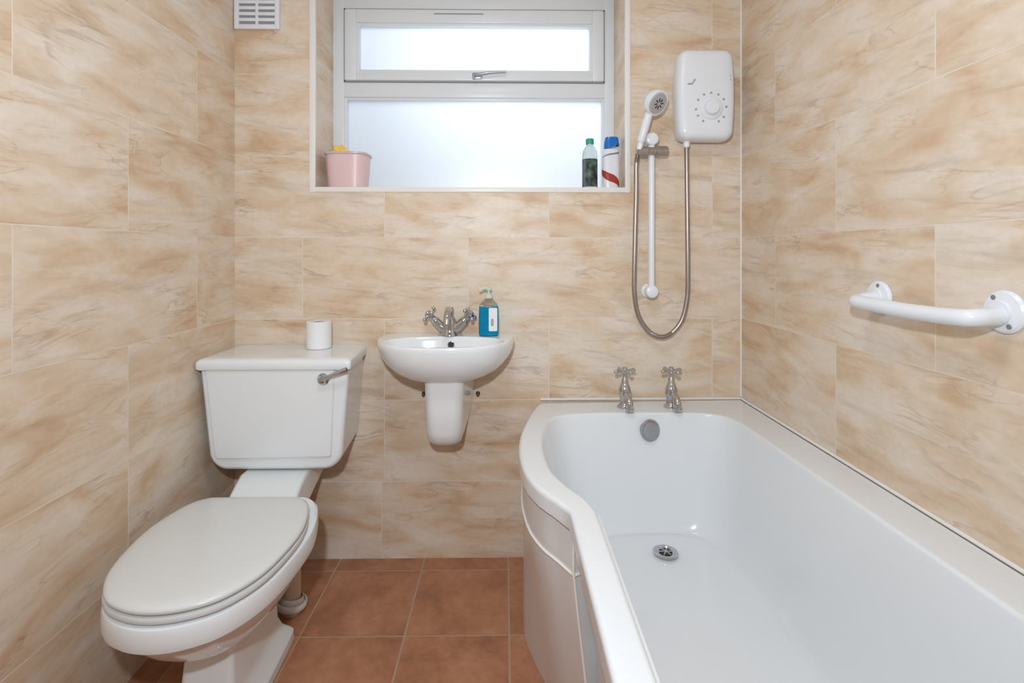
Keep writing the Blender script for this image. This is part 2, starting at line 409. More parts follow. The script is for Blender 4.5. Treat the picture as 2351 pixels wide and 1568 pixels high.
# ------------------------------------------------------------------ air vent in the top left corner
V0x, V1x, V0z, V1z = .004, .166, 1.936, 2.10
vent = thing('air_vent', 'white plastic louvred air vent high in the left corner of back wall', 'vent', (.085, -.001, V0z))
bm = bmesh.new()
box(bm, V0x, V0x+.016, -.014, -.001, V0z, V1z, .002); box(bm, V1x-.016, V1x, -.014, -.001, V0z, V1z, .002)
box(bm, V0x+.014, V1x-.014, -.0138, -.001, V0z, V0z+.017, .002); box(bm, V0x+.014, V1x-.014, -.0138, -.001, V1z-.017, V1z, .002)
box(bm, .081, .090, -.0138, -.001, V0z+.015, V1z-.015, .001)
obj('frame', bm, M['white_plastic'], vent, 30)
bm = bmesh.new(); box(bm, V0x+.01, V1x-.01, -.004, -.001, V0z+.01, V1z-.01); obj('backing', bm, M['gasket'], vent, None)
for k in range(6):
    z = V0z+.0285+k*.0215
    bm = bmesh.new()
    for a, b in ((V0x+.0155, .0815), (.0895, V1x-.0155)): box(bm, a, b, -.012, -.003, z, z+.0115, .001)
    obj('slat', bm, M['white_plastic'], vent, 30)

# ------------------------------------------------------------------ shower bath
def seg_outline(segs, n):
    out = []
    for s in segs:
        P = [Vector((a,b,0)) for a,b in s]
        P = cr(P, 12) if len(P) > 2 else P
        out += resample(P, n)[:-1]
    return out
NB = 28; ZB = .580
bulge_o = [(1.122,-.797),(1.096,-.750),(1.062,-.694),(1.036,-.613),(1.024,-.49),(1.031,-.362),(1.053,-.24),(1.076,-.145),(1.098,-.07),(1.112,-.035)]
outer = [[(1.862,-.002),(1.862,-1.69)], [(1.862,-1.69),(1.122,-1.69)], [(1.122,-1.69),(1.122,-.797)], bulge_o, [(1.112,-.035),(1.118,-.002),(1.45,-.002),(1.862,-.002)]]
outer[4] = [(1.112,-.035),(1.862,-.002)]
inner = [[(1.735,-.28),(1.760,-1.48)],
         [(1.760,-1.48),(1.735,-1.57),(1.66,-1.61),(1.47,-1.62),(1.28,-1.61),(1.205,-1.57),(1.180,-1.48)],
         [(1.180,-1.48),(1.180,-.800)],
         [(1.180,-.800),(1.166,-.745),(1.132,-.680),(1.104,-.60),(1.094,-.50),(1.097,-.40),(1.108,-.32),(1.128,-.245)],
         [(1.128,-.245),(1.160,-.192),(1.225,-.166),(1.342,-.157),(1.50,-.155),(1.63,-.160),(1.69,-.180),(1.722,-.22),(1.735,-.28)]]
bott = [[(1.655,-.36),(1.68,-1.22)],
        [(1.68,-1.22),(1.65,-1.31),(1.58,-1.35),(1.46,-1.36),(1.34,-1.35),(1.28,-1.31),(1.255,-1.22)],
        [(1.255,-1.22),(1.255,-.82)],
        [(1.255,-.82),(1.248,-.75),(1.238,-.69),(1.225,-.61),(1.22,-.52),(1.225,-.44),(1.235,-.38),(1.25,-.32)],
        [(1.25,-.32),(1.275,-.27),(1.32,-.24),(1.40,-.228),(1.48,-.225),(1.56,-.230),(1.61,-.25),(1.64,-.29),(1.655,-.36)]]
PO = seg_outline(outer, NB); PI = seg_outline(inner, NB); PB = seg_outline(bott, NB)
def ringz(P, z): return [Vector((p.x,p.y,z)) for p in P]
def lerpring(A, B, s, z): return [Vector((a.x+(b.x-a.x)*s, a.y+(b.y-a.y)*s, z)) for a,b in zip(A,B)]
def offset(P, d, closed=True):
    """offset a polyline sideways (to its left for positive d)"""
    out = []; n = len(P)
    for i in range(n):
        a = P[(i-1)%n] if (closed or i) else P[i]; b = P[(i+1)%n] if (closed or i<n-1) else P[i]
        t1 = (P[i]-a); t2 = (b-P[i])
        if t1.length < 1e-9: t1 = t2
        if t2.length < 1e-9: t2 = t1
        t1.normalize(); t2.normalize(); n1 = Vector((-t1.y,t1.x,0)); n2 = Vector((-t2.y,t2.x,0))
        m = (n1+n2); m.normalize(); k = max(.5, m.dot(n1))
        out.append(P[i]+m*(d/k))
    return out
# walking order: down the right wall, across the front, up the left -> interior lies on the right of travel
IN = lambda P, d: offset(P, -d)
bath = thing('bathtub', 'white P-shaped shower bath with rounded end along the right wall', 'bathtub', (1.45, -.85, 0))
bm = bmesh.new()
rings = [ringz(IN(PO,.012), .540), ringz(PO,.540), ringz(PO,.569)]
for a in (30, 60, 90):
    r = .010; rings.append(ringz(IN(PO, r*(1-math.cos(math.radians(a)))), .570+r*math.sin(math.radians(a))))
rings.append(lerpring(IN(PO,.010), PI, .5, ZB))
for a in (0, 25, 50, 75):
    r = .010; s = math.sin(math.radians(a)); rings.append(ringz(offset(PI, r*(1-s)) if a < 90 else PI, ZB - r*(1-math.cos(math.radians(a)))))
for s, z in ((.02,.560),(.10,.52),(.20,.46),(.30,.40),(.40,.345),(.47,.312),(.55,.282),(.65,.255),(.77,.232),(.89,.216),(1.0,.207)):
    rings.append(lerpring(PI, PB, s, z))
cB = sum((p for p in PB), Vector())/len(PB)
for s, z in ((.15,.202),(.4,.199),(.7,.197)):
    rings.append([Vector((p.x+(cB.x-p.x)*s*.98, p.y+(cB.y-p.y)*s*.98, z)) for p in PB])
loft(bm, rings, False, True)
obj('tub', bm, M['acrylic'], bath, 50)
# side panel under the rim: straight run then the curved bow end
bulge_b = [(1.180,-.792),(1.155,-.725),(1.125,-.65),(1.095,-.56),(1.062,-.465),(1.040,-.362),(1.052,-.24),(1.078,-.145),(1.100,-.07),(1.112,-.035)]
def run(P): return resample(cr([Vector((a,b,0)) for a,b in P], 12), 60)+[Vector((1.112,-.004,0))]
side_t = offset(run(bulge_o), -.011, closed=False); side_b = offset(run(bulge_b), -.002, closed=False)
def side_at(z, d=0.0):
    k = min(max((.44-z)/.44, 0), 1); P = [a.lerp(b, k) for a,b in zip(side_t, side_b)]
    c = P[0]; P = [Vector((1.176,-.760,0)), Vector((1.174,c.y+.010,0)).lerp(c,.5)]+P if False else [Vector((1.180+.012*k,c.y+.028,0))]+P
    P = [Vector((P[0].x,-1.68,0)).lerp(P[0],q) for q in (0,.5)]+P if False else P
    P = offset(P, -d, closed=False) if d else P
    return [Vector((p.x,p.y,z)) for p in P]
bm = bmesh.new()
zz = (.552,.47,.44,.35,.25,.12,.0015)
loft(bm, [side_at(.552,.008)]+[side_at(z) for z in zz]+[side_at(.0015,.008), side_at(.552,.008)], closed=False)
panel = obj('side_panel', bm, M['panel'], bath, 40)
bm = bmesh.new()
tube(bm, side_at(.440,-.001), .0034, 8); obj('joint_bead', bm, M['sealant'], panel, 40)
bm = bmesh.new(); tube(bm, [side_at(z)[1]+Vector((-.001,-.001,0)) for z in (.54,.45,.35,.25,.12,.003)], .0030, 8)
obj('edge_bead', bm, M['sealant'], panel, 40)
bm = bmesh.new(); box(bm, 1.182, 1.192, -1.68, -.755, .0015, .552, .001)
obj('front_panel', bm, M['panel'], bath, 30)
# waste and overflow
bm = bmesh.new()
wx, wy, wz = 1.477, -.325, .2085
lathe(bm, [(.0,0.0),(.037,0.0),(.037,.0025),(.034,.004),(.027,.0035),(.024,.0005),(.0,.0005)], (wx,wy,wz), n=40)
dr = obj('waste', bm, M['chrome'], bath, 35, label='round chrome bath drain')
bm = bmesh.new()
lathe(bm, [(.0,.001),(.020,.001),(.020,.0018),(.0,.0018)], (wx,wy,wz), n=32)
obj('hole', bm, M['dark'], dr, 35)
bm = bmesh.new()
for a in range(3):
    c, s = math.cos(a*math.pi/3), math.sin(a*math.pi/3); tube(bm, [(wx-.02*c,wy-.02*s,wz+.003),(wx+.02*c,wy+.02*s,wz+.003)], .0024, 8)
ball(bm, (wx,wy,wz+.003), .006, 1,1,.6)
obj('strainer', bm, M['satin'], dr, 35)
bm = bmesh.new()
ov = Vector((1.474, -.166, .525)); ax = align((.30,-1,.12))
lathe(bm, [(.0,-.02),(.028,-.02),(.032,-.004),(.0355,.000),(.036,.006),(.0345,.0085),(.031,.009),(.0295,.013),(.024,.0155),(.0,.0165)], ov, n=40, mat=ax)
obj('overflow', bm, M['satin'], bath, 35, label='round grey metal overflow cover')

def bath_tap(px, py, label):
    t = bpy.data.objects.new('tap', None); C.objects.link(t); t.parent = bath
    t.location = Vector((px,py,ZB))-Vector(bath.location); t['label'] = label
    bm = bmesh.new()
    lathe(bm, [(.0,.0),(.027,.0),(.027,.004),(.021,.009),(.0175,.018),(.0165,.034),(.019,.040),(.021,.046),(.0215,.060),(.0195,.070),(.0155,.078),(.012,.086),(.0115,.098),(.0085,.104),(.0075,.122),(.0,.122)], (px,py,ZB), n=32)
    obj('body', bm, M['chrome'], t, 30)
    bm = bmesh.new()
    P = cr([(px,py,ZB+.045),(px,py-.022,ZB+.051),(px,py-.046,ZB+.049),(px,py-.063,ZB+.036),(px,py-.068,ZB+.016)], 6)
    tube(bm, P, [.0115]*(len(P)-6)+[.0125]*6, 16, caps=False)
    q = P[-1]; lathe(bm, [(.0125,.0),(.0145,-.002),(.0145,-.008),(.0115,-.008),(.0115,.004),(.0,.004)], (q.x,q.y,q.z), n=24, cap0=False)
    obj('spout', bm, M['chrome'], t, 35)
    bm = bmesh.new()
    z = ZB+.128; a0 = math.radians(20)
    lathe(bm, [(.0,-.008),(.009,-.008),(.011,-.003),(.011,.005),(.008,.009),(.0085,.013),(.0,.015)], (px,py,z), n=24)
    for k in range(4):
        a = a0+k*math.pi/2; c, s = math.cos(a), math.sin(a)
        tube(bm, [(px+.008*c,py+.008*s,z),(px+.020*c,py+.020*s,z),(px+.028*c,py+.028*s,z),(px+.036*c,py+.036*s,z)], [.0055,.0042,.006,.0068], 12)
        ball(bm, (px+.036*c,py+.036*s,z), .0072)
    obj('cross_handle', bm, M['chrome'], t, 35)
bath_tap(1.408, -.092, 'chrome cross-head tap, left one of the bath pair')
bath_tap(1.572, -.092, 'chrome cross-head tap, right one of the bath pair')

# ------------------------------------------------------------------ toilet
def egg(half, yb, yf, cx, hw, tilt=.05, n=6):
    L = yf-yb; P = []
    left = [(-a, b) for a, b in half]
    pts = [(0.0, 0.0)] + half + [(0.0, 1.0)] + left[::-1]
    P = cr([Vector((cx+a*hw+tilt*(-(b*L)), yb+b*L, 0)) for a, b in pts], n, closed=True)
    return P
EGG = [(.46,0.0),(.68,.010),(.87,.095),(1.0,.31),(.985,.52),(.87,.74),(.63,.90),(.33,.975)]
BOX = [(.60,0.0),(.93,.01),(1.0,.10),(1.0,.35),(.99,.62),(.95,.88),(.86,.985),(.45,1.0)]
toilet = thing('toilet', 'white close-coupled toilet with closed lid and lever flush in left corner', 'toilet', (.27, -.4, 0))
def er(shape, z, yb, yf, hw, cx=.266, tilt=.05): return [Vector((p.x,p.y,z)) for p in egg(shape, yb, yf, cx+tilt*(-.393-yb)*-1*-1 if False else cx+tilt*(-(yb+.393)), hw, tilt)]
bm = bmesh.new()
R = [er(BOX,.001,-.360,-.735,.108), er(BOX,.022,-.362,-.732,.107), er(BOX,.030,-.367,-.725,.100), er(BOX,.048,-.380,-.685,.080), er(BOX,.075,-.388,-.655,.069),
     er(BOX,.15,-.39,-.645,.064), er(BOX,.174,-.385,-.648,.067), er(EGG,.186,-.375,-.685,.094), er(EGG,.205,-.360,-.712,.114), er(EGG,.235,-.345,-.752,.139), er(EGG,.27,-.335,-.792,.161), er(EGG,.305,-.33,-.822,.176), er(EGG,.330,-.33,-.834,.182),
     er(EGG,.3315,-.33,-.852,.197), er(EGG,.336,-.33,-.859,.2025), er(EGG,.350,-.33,-.8625,.205), er(EGG,.372,-.33,-.862,.2045), er(EGG,.382,-.33,-.859,.202), er(EGG,.387,-.33,-.850,.193)]
loft(bm, R, True, True)
# outlet horn at the back of the bowl down to the soil pipe
pan = obj('pan', bm, M['ceramic'], toilet, 32)
bm = bmesh.new()   # platform the cistern stands on
pl = []
for y, x0, x1, zt, zb in ((-.012,.150,.345,.424,.36),(-.12,.150,.350,.424,.34),(-.25,.146,.357,.422,.31),(-.30,.156,.362,.412,.28),(-.36,.166,.370,.397,.24),(-.42,.165,.37,.387,.21),(-.47,.17,.36,.383,.22)):
    pl.append([Vector((a,y,b)) for a,b in rrect(x0,x1,zb,zt,.014,4)])
loft(bm, pl, True, True)
obj('cistern_platform', bm, M['ceramic'], pan, 45)
# seat and lid
bm = bmesh.new()
R = [er(EGG,z,yb,yf,hw) for z,yb,yf,hw in ((.3905,-.400,-.848,.190),(.3915,-.398,-.855,.195),(.397,-.397,-.857,.1965),(.4025,-.398,-.855,.195),(.4038,-.402,-.848,.190))]
loft(bm, R, True, True); obj('seat', bm, M['seat'], toilet, 50)
bm = bmesh.new()
R = [er(EGG,z,yb,yf,hw) for z,yb,yf,hw in ((.4080,-.400,-.846,.187),(.4088,-.396,-.853,.193),(.4135,-.393,-.855,.195),(.4185,-.395,-.853,.193),(.4222,-.400,-.846,.187),(.4252,-.412,-.830,.170),(.4268,-.44,-.79,.135),(.4275,-.48,-.73,.09),(.428,-.54,-.66,.04))]
loft(bm, R, True, True); obj('lid', bm, M['seat'], toilet, 50)
bm = bmesh.new()
for xx in (.215, .325):
    bm = bmesh.new(); lathe(bm, [(.0,0),(.012,0),(.012,.012),(.009,.016),(.0,.017)], (xx,-.385,.392), n=20)
    obj('hinge', bm, M['seat'], toilet, 40)

# cistern: rounded tapering tank
cist = bpy.data.objects.new('cistern', None); C.objects.link(cist); cist.parent = toilet; cist.location = Vector((.24,-.12,.425))-Vector(toilet.location)
CF = -.236
def tank_outline(y, k=1.0, n=10):
    """front-view outline of the tank at depth y: straight tapering sides, big rounded bottom corners"""
    xl, xr, zb, zt = .013, .486, .428, .752
    f = 1.0 if k == 1.0 else k
    P = []
    tl, tr = .030, .022
    rb = .062
    cL = (xl+tl, zb); cR = (xr-tr, zb)
    # bottom right corner arc
    for i in range(n+1):
        a = math.radians(-90+78*i/n); P.append((xr-tr-rb+rb*math.cos(a)+.002, zb+rb+rb*math.sin(a)))
    for i in range(1,9):
        t = i/8; a = P[n]; P.append((a[0]+(xr-a[0])*t, a[1]+(zt-a[1])*t))
    for i in range(1,10): P.append((xr+(xl-xr)*i/9, zt))
    b0 = (xl+tl+rb-rb*math.cos(math.radians(12))-.002, zb+rb-rb*math.sin(math.radians(12)))
    for i in range(1,8):
        t = i/8; P.append((xl+(b0[0]-xl)*t, zt+(b0[1]-zt)*t))
    for i in range(n+1):
        a = math.radians(192+78*i/n); P.append((xl+tl+rb+rb*math.cos(a)-.002, zb+rb+rb*math.sin(a)))
    for i in range(1,8):
        a=P[-1] if i==1 else a0; 
        if i==1: a0=P[-1]
        P.append((a0[0]+(P[0][0]-a0[0])*i/8, a0[1]))
    cx = (xl+xr)/2; cz = .60
    return P, cx, cz
def scaled(P, y, d, cx=.243, cz=.60):
    """shrink outline by absolute distance d"""
    Q = [Vector((a,b,0)) for a,b in P]; Q = offset(Q, d)
    return [Vector((q.x,y,q.y)) for q in Q]
TO,_,_ = tank_outline(0)
bm = bmesh.new()
rings = [scaled(TO,-.006,.0), scaled(TO,CF+.018,.0)]
for a in (20,45,70,90):
    r=.014; rings.append(scaled(TO, CF+r-r*math.sin(math.radians(a)), r*(1-math.cos(math.radians(a)))))
rings[0] = [Vector((p.x-(.016 if p.x>.3 else 0),p.y,p.z)) for p in rings[0]]
loft(bm, rings, True, True)
obj('tank', bm, M['ceramic'], cist, 40)
def plate(e, y):
    B = [(.068+e,.468+e),(.430-e,.473+e),(.441-e,.7495),(.037+e,.7495)]; out = []
    for i,(q,rad) in enumerate(zip(B,(.016,.008,.002,.002))):
        q = Vector((q[0],q[1],0)); a = (Vector((*B[i-1],0))-q).normalized(); b = (Vector((*B[(i+1)%4],0))-q).normalized()
        for k in range(7):
            t = k/6; out.append((q+a*rad)*(1-t)**2+q*2*t*(1-t)+(q+b*rad)*t*t)
    return [Vector((p.x,y,p.y)) for p in out]
bm = bmesh.new(); loft(bm, [plate(-.003,CF+.004), plate(-.003,CF-.001), plate(.0,CF-.006), plate(.003,CF-.0075)], True, True)
obj('front_panel', bm, M['ceramic'], cist, 30)
# lid
bm = bmesh.new()
def lidring(z, e):
    return [Vector((a,b,z)) for a,b in rrect(.008-e if e<0 else .008+e, .480-e, -.251+e, -.003, [.012,.004,.004,.012][0:1]*4, 5)]
def lidr(z, e):
    return [Vector((a-(.016*(1+b/.25) if a>.3 else 0),b,z)) for a,b in rrect(.004+e, .497-e, -.252+e, -.003, .014, 5)]
R = [lidr(.750,.016), lidr(.750,.004), lidr(.753,.001), lidr(.762,.0), lidr(.771,.0), lidr(.778,.003), lidr(.783,.009), lidr(.786,.020), lidr(.787,.05)]
loft(bm, R, True, True); obj('tank_lid', bm, M['ceramic'], cist, 40)
# flush lever
bm = bmesh.new()
lx, lz = .409, .7205; ly = CF-.0065
lathe(bm, [(.0,0),(.019,0),(.019,.004),(.015,.009),(.011,.014),(.0105,.020),(.0,.021)], (lx,ly,lz), axis='-Y', n=28)
tube(bm, cr([(lx,ly-.016,lz),(lx+.012,ly-.024,lz+.006),(lx+.040,ly-.027,lz+.020),(lx+.082,ly-.025,lz+.036)], 5), [.0055]*8+[.0062]*4+[.0075]*4, 12)
obj('flush_lever', bm, M['chrome'], cist, 35, label='chrome flush lever')

# soil pipe behind the bowl
sp = thing('soil_pipe', 'beige plastic soil pipe with pale ring collar behind the toilet foot', 'pipe', (.327,-.29,0))
bm = bmesh.new(); tube(bm, [(.319,-.270,.0015),(.319,-.270,.10),(.319,-.275,.24),(.314,-.285,.275)], .0285, 28)
obj('pipe', bm, M['pipe'], sp, 40)
bm = bmesh.new()
mt = Matrix.Rotation(math.radians(8),4,'Y') @ Matrix.Rotation(math.radians(-6),4,'X')
lathe(bm, [(.032,-.012),(.041,-.012),(.0465,-.006),(.0475,.004),(.045,.010),(.0415,.010),(.040,.001),(.031,.0)], (.320,-.272,.030), n=36, mat=mt, cap0=False, cap1=False)
lathe(bm, [(.030,.0),(.034,.002),(.033,.014),(.0295,.020)], (.321,-.272,.032), n=36, mat=mt, cap0=False, cap1=False)
obj('collar', bm, M['ring'], sp, 40, label='pale ring collar')

# toilet roll standing on the cistern lid
bm = bmesh.new()
tr = thing('toilet_roll', 'white toilet roll standing upright on the cistern lid', 'toilet roll', (.331,-.068,.7875))
lathe(bm, [(.021,.092),(.021,.0),(.040,.0),(.0425,.002),(.0425,.092),(.041,.094),(.0215,.094),(.021,.092)], (.331,-.068,.7875), n=48, cap0=False, cap1=False)
obj('paper', bm, M['paper'], tr, 35)
bm = bmesh.new(); lathe(bm, [(.0209,.0915),(.0209,.001),(.0195,.001),(.0195,.0915),(.0209,.0915)], (.331,-.068,.7875), n=40, cap0=False, cap1=False)
obj('core', bm, M['cardboard'], tr, 35, label='brown cardboard core')

# ------------------------------------------------------------------ wash basin
BX = .782; BZ = .828
basin = thing('wash_basin', 'white wall-hung wash basin on a semi pedestal beside the toilet', 'wash basin', (BX,-.001,.48))
def dring(a, b, z, yb=-.002, n=96):
    """bow-fronted ring: straight along the wall, rounded back corners, full round front"""
    half = [(.80,0.0),(.94,.075),(1.0,.27),(.985,.42),(.90,.62),(.70,.83),(.38,.965)]
    P = half+[(0.0,1.0)]+[(-x,y) for x,y in half[::-1]]
    P = [Vector((BX+x*a, yb-y*b, z)) for x,y in P]
    return resample(cr(P, 10), 72)[:-1]+[Vector((BX-.8*a+1.6*a*i/24, yb, z)) for i in range(24)]
def ering(D, cx, cy, a, b, z, p=2.3):
    """ring whose points lie on an ellipse, matched to D-ring points by direction"""
    out = []
    for v in D:
        dx, dy = (v.x-cx)/a, (v.y-cy)/b; L = (abs(dx)**p+abs(dy)**p)**(1/p)
        out.append(Vector((cx+(v.x-cx)/L, cy+(v.y-cy)/L, z)))
    return out
A, B = .234, .300
bm = bmesh.new(); R = []
for s, sb, z in ((.30,.50,.690),(.42,.60,.6905),(.55,.70,.697),(.67,.785,.708),(.78,.86,.724),(.87,.92,.745),(.94,.965,.769),(.985,.99,.793),(1.0,1.0,.810)):
    R.append(dring(A*s, B*sb, z))
R += [dring(A*1.002, B*1.002, .820), dring(A*.995, B*.996, .826), dring(A*.98, B*.985, BZ)]
D = dring(A*.98, B*.985, BZ)
cxB, cyB = BX, -.178
E0 = ering(D, cxB, cyB, .200, .104, BZ-.001)
R.append([d.lerp(e,.5) for d,e in zip(D,E0)]); 
for a,b,z in ((.200,.104,BZ-.001),(.196,.100,BZ-.006),(.192,.0965,BZ-.015),(.184,.091,BZ-.040),(.168,.083,BZ-.070),(.140,.069,BZ-.098),(.095,.047,BZ-.114),(.04,.02,BZ-.120)):
    R.append(ering(D, cxB, cyB, a, b, z))
loft(bm, R, True, True)
obj('bowl', bm, M['ceramic'], basin, 45)
bm = bmesh.new()
R = []
for z, x0, x1, yf, r in ((.475,.745,.822,-.15,.034),(.478,.738,.830,-.165,.038),(.486,.732,.838,-.180,.040),(.500,.727,.843,-.193,.042),(.53,.724,.846,-.203,.042),(.60,.723,.848,-.208,.040),(.70,.720,.851,-.215,.040)):
    yb = -.002 if z > .60 else -.002
    ex = {.475:.0,.478:.002,.486:.004,.500:.006,.53:.010,.60:.022,.70:.028}[z]
    P = rrect(x0, x1, yf, yf+.12, [r,.0001,.0001,r], 8)
    # back edge flares and reaches the wall
    P = [Vector((a if b < yf+.06 else (a+ex if a > BX else a-ex), b if b < yf+.06 else yb, z)) for a,b in P]
    R.append(P)
loft(bm, R, True, True)
obj('semi_pedestal', bm, M['ceramic'], basin, 45)
bm = bmesh.new()
lathe(bm, [(.0,-.004),(.0125,-.004),(.0125,.0022),(.0100,.003),(.0095,.0012),(.0,.0012)], (BX+.016,-.0865,.800), n=28, mat=align((0,-1,.3)))
ofl = obj('overflow', bm, M['chrome'], basin, 35)
bm = bmesh.new(); lathe(bm, [(.0,.0013),(.0094,.0013),(.0094,.0021),(.0,.0021)], (BX+.016,-.0865,.800), n=24, mat=align((0,-1,.3)))
obj('hole', bm, M['dark'], ofl, 35)
for xx in (.690, .888):
    bm = bmesh.new()
    lathe(bm, [(.0,0),(.008,0),(.008,.004),(.005,.006),(.005,.022),(.0,.024)], (xx,-.0015,.606), axis='-Y', n=18)
    obj('fixing_bolt', bm, M['bolt'], basin, 35)
# mixer tap
mx = bpy.data.objects.new('mixer_tap', None); C.objects.link(mx); mx.parent = basin
TX, TY = .790, -.052; mx.location = Vector((TX,TY,BZ))-Vector(basin.location); mx['label'] = 'chrome mixer tap with two angled cross handles'
bm = bmesh.new()
lathe(bm, [(.0,0),(.030,0),(.030,.005),(.026,.010),(.024,.024),(.025,.040),(.022,.055),(.016,.066),(.010,.074),(.006,.080),(.0,.084)], (TX,TY,BZ), n=32)
for sx in (-1,1):
    tube(bm, cr([(TX+sx*.010,TY,BZ+.018),(TX+sx*.034,TY-.003,BZ+.036),(TX+sx*.056,TY-.007,BZ+.060),(TX+sx*.066,TY-.010,BZ+.071)], 5), [.017]*5+[.0155]*5+[.0115]*6, 18)
obj('body', bm, M['chrome'], mx, 40)
bm = bmesh.new()
P = cr([(TX,TY-.004,BZ+.035),(TX,TY-.010,BZ+.070),(TX,TY-.030,BZ+.094),(TX,TY-.062,BZ+.096),(TX,TY-.088,BZ+.078),(TX,TY-.096,BZ+.052)], 6)
tube(bm, P, .0115, 18); 
for q in (-1,1): tube(bm, [(TX+q*.008,TY-.006,BZ+.07),(TX+q*.009,TY-.006,BZ+.09),(TX+q*.009,TY-.006,BZ+.101)], .004, 10)
obj('spout', bm, M['chrome'], mx, 40)
for sx in (-1,1):
    bm = bmesh.new()
    c = Vector((TX+sx*.072,TY-.012,BZ+.077)); ax = Vector((sx*.72,-.18,.66)).normalized(); A4 = align(ax)
    lathe(bm, [(.0,-.010),(.008,-.010),(.010,-.002),(.011,.006),(.009,.012),(.0,.014)], c, n=24, mat=A4)
    for k in range(4):
        a = math.radians(35)+k*math.pi/2; d = A4.to_3x3() @ Vector((math.cos(a),math.sin(a),0))
        tube(bm, [c+d*.006, c+d*.018, c+d*.026], [.0052,.0042,.006], 12); ball(bm, c+d*.027, .0072)
    obj('cross_handle', bm, M['chrome'], mx, 40)

# hand soap pump bottle on the basin's back ledge
SX, SY, SZ = .929, -.058, BZ+.0004
soap = thing('soap_dispenser', 'clear pump bottle of blue hand soap on the basin ledge', 'soap bottle', (SX,SY,SZ))
clear = principled('clear_plastic', (.93,.97,.95), 0.08, trans=1.0, ior=1.15)
liquid = mottle(principled('blue_soap', (.0,.27,.50), 0.18, trans=0.25, ior=1.33), (.0,.21,.44), (.0,.36,.58), 30)
green = principled('pale_green_pump', (.62,.72,.62), 0.3)
def bring(z, hx, hy, p=3.0, n=40):
    out = []
    for i in range(n):
        t = 2*math.pi*i/n; c, s = math.cos(t), math.sin(t)
        out.append(Vector((SX+hx*math.copysign(abs(c)**(2/p),c), SY+hy*math.copysign(abs(s)**(2/p),s), SZ+z)))
    return out
bm = bmesh.new()
loft(bm, [bring(z,a,b,p) for z,a,b,p in ((0,.030,.018,3),(.002,.034,.021,3),(.008,.0352,.022,3),(.060,.0352,.022,3),(.098,.0345,.0215,3),(.104,.0335,.0205,3))], True, True)
obj('liquid', bm, liquid, soap, 40, label='bright blue liquid soap')
bm = bmesh.new()
loft(bm, [bring(z,a,b,p) for z,a,b,p in ((.1045,.0337,.0207,3),(.112,.030,.0185,2.8),(.122,.021,.0155,2.4),(.129,.014,.013,2),(.134,.012,.012,2))], True, True)
obj('shoulder', bm, clear, soap, 40)
bm = bmesh.new()
lathe(bm, [(.0,.133),(.0135,.133),(.0135,.146),(.009,.148),(.0045,.149),(.0045,.160),(.009,.161),(.010,.170),(.0,.171)], (SX,SY,SZ), n=24)
tube(bm, cr([(SX,SY,SZ+.166),(SX-.018,SY-.008,SZ+.168),(SX-.034,SY-.014,SZ+.161)],4), [.005]*5+[.004]*4, 10)
obj('pump', bm, green, soap, 35)
bm = bmesh.new()
lab = [Vector((SX+x, SY-.0227, SZ+z)) for x,z in rrect(.001,.031,.018,.100,.004,4)]
loft(bm, [lab, [v+Vector((0,.0012,0)) for v in lab]], True, True)
lb = obj('label_panel', bm, M['white_label'], soap, 35, label='pale label with a grey mark')
bm = bmesh.new()
mk = [Vector((SX+x, SY-.0233, SZ+z)) for x,z in rrect(.009,.018,.036,.062,.004,4)]
loft(bm, [mk, [v+Vector((0,.0008,0)) for v in mk]], True, True)
obj('print', bm, M['grey_mark'], lb, 35)

# ------------------------------------------------------------------ electric shower
sh = thing('electric_shower', 'white electric shower heater box on the wall beside the right corner', 'shower unit', (1.70,-.002,1.52))
BXc, x0, x1, z0, z1 = 1.700, 1.597, 1.806, 1.522, 1.846
def blob(y, e, bul=.010, n=14):
    P = rrect(x0+bul+e, x1-bul-e, z0+e, z1-e, max(.030-e*.6,.012), n)
    Q = []
    zc, hz = (z0+z1)/2, (z1-z0)/2
    Pd = []
    for i in range(len(P)):
        a, b = P[i], P[(i+1)%len(P)]
        L = math.hypot(b[0]-a[0], b[1]-a[1]); m = 8 if L > .05 else 1
        for k in range(m): Pd.append((a[0]+(b[0]-a[0])*k/m, a[1]+(b[1]-a[1])*k/m))
    for a, b in Pd:
        t = 1-((b-zc)/hz)**2; Q.append(Vector((a+math.copysign(bul*t, a-BXc), y, b)))
    return Q
bm = bmesh.new()
R = [blob(-.002,.010), blob(-.010,.008), blob(-.030,.002), blob(-.055,.0), blob(-.072,.002), blob(-.083,.007), blob(-.089,.016), blob(-.092,.030), blob(-.093,.05)]
loft(bm, R, True, True); obj('casing', bm, M['white_plastic'], sh, 40)
dc = (1.713, 1.632)
bm = bmesh.new()
lathe(bm, [(.0,0),(.040,0),(.040,.003),(.036,.006),(.028,.0065),(.026,.010),(.024,.018),(.021,.020),(.0,.021)], (dc[0],-.092,dc[1]), axis='-Y', n=48)
dial = obj('control_dial', bm, M['white_plastic'], sh, 30)
for k, a in enumerate((-60,-35,5,35,62,90,118,148,185,210,238)):
    bm = bmesh.new()
    r = .054; c, s = math.cos(math.radians(a)), math.sin(math.radians(a))
    lathe(bm, [(.0,0),(.0042,0),(.0042,.0012),(.0,.0012)], (dc[0]+r*c,-.0922,dc[1]+r*s), axis='-Y', n=12)
    obj('dial_mark', bm, M['grey_mark'], sh, None)
bm = bmesh.new()
tube(bm, [(1.630,-.0925,1.717),(1.645,-.0928,1.717),(1.650,-.0928,1.724),(1.656,-.0928,1.733)], [.0026,.0028,.0022,.0032], 8)
obj('logo', bm, M['grey_mark'], sh, None, label='small grey printed mark'); bm = bmesh.new()
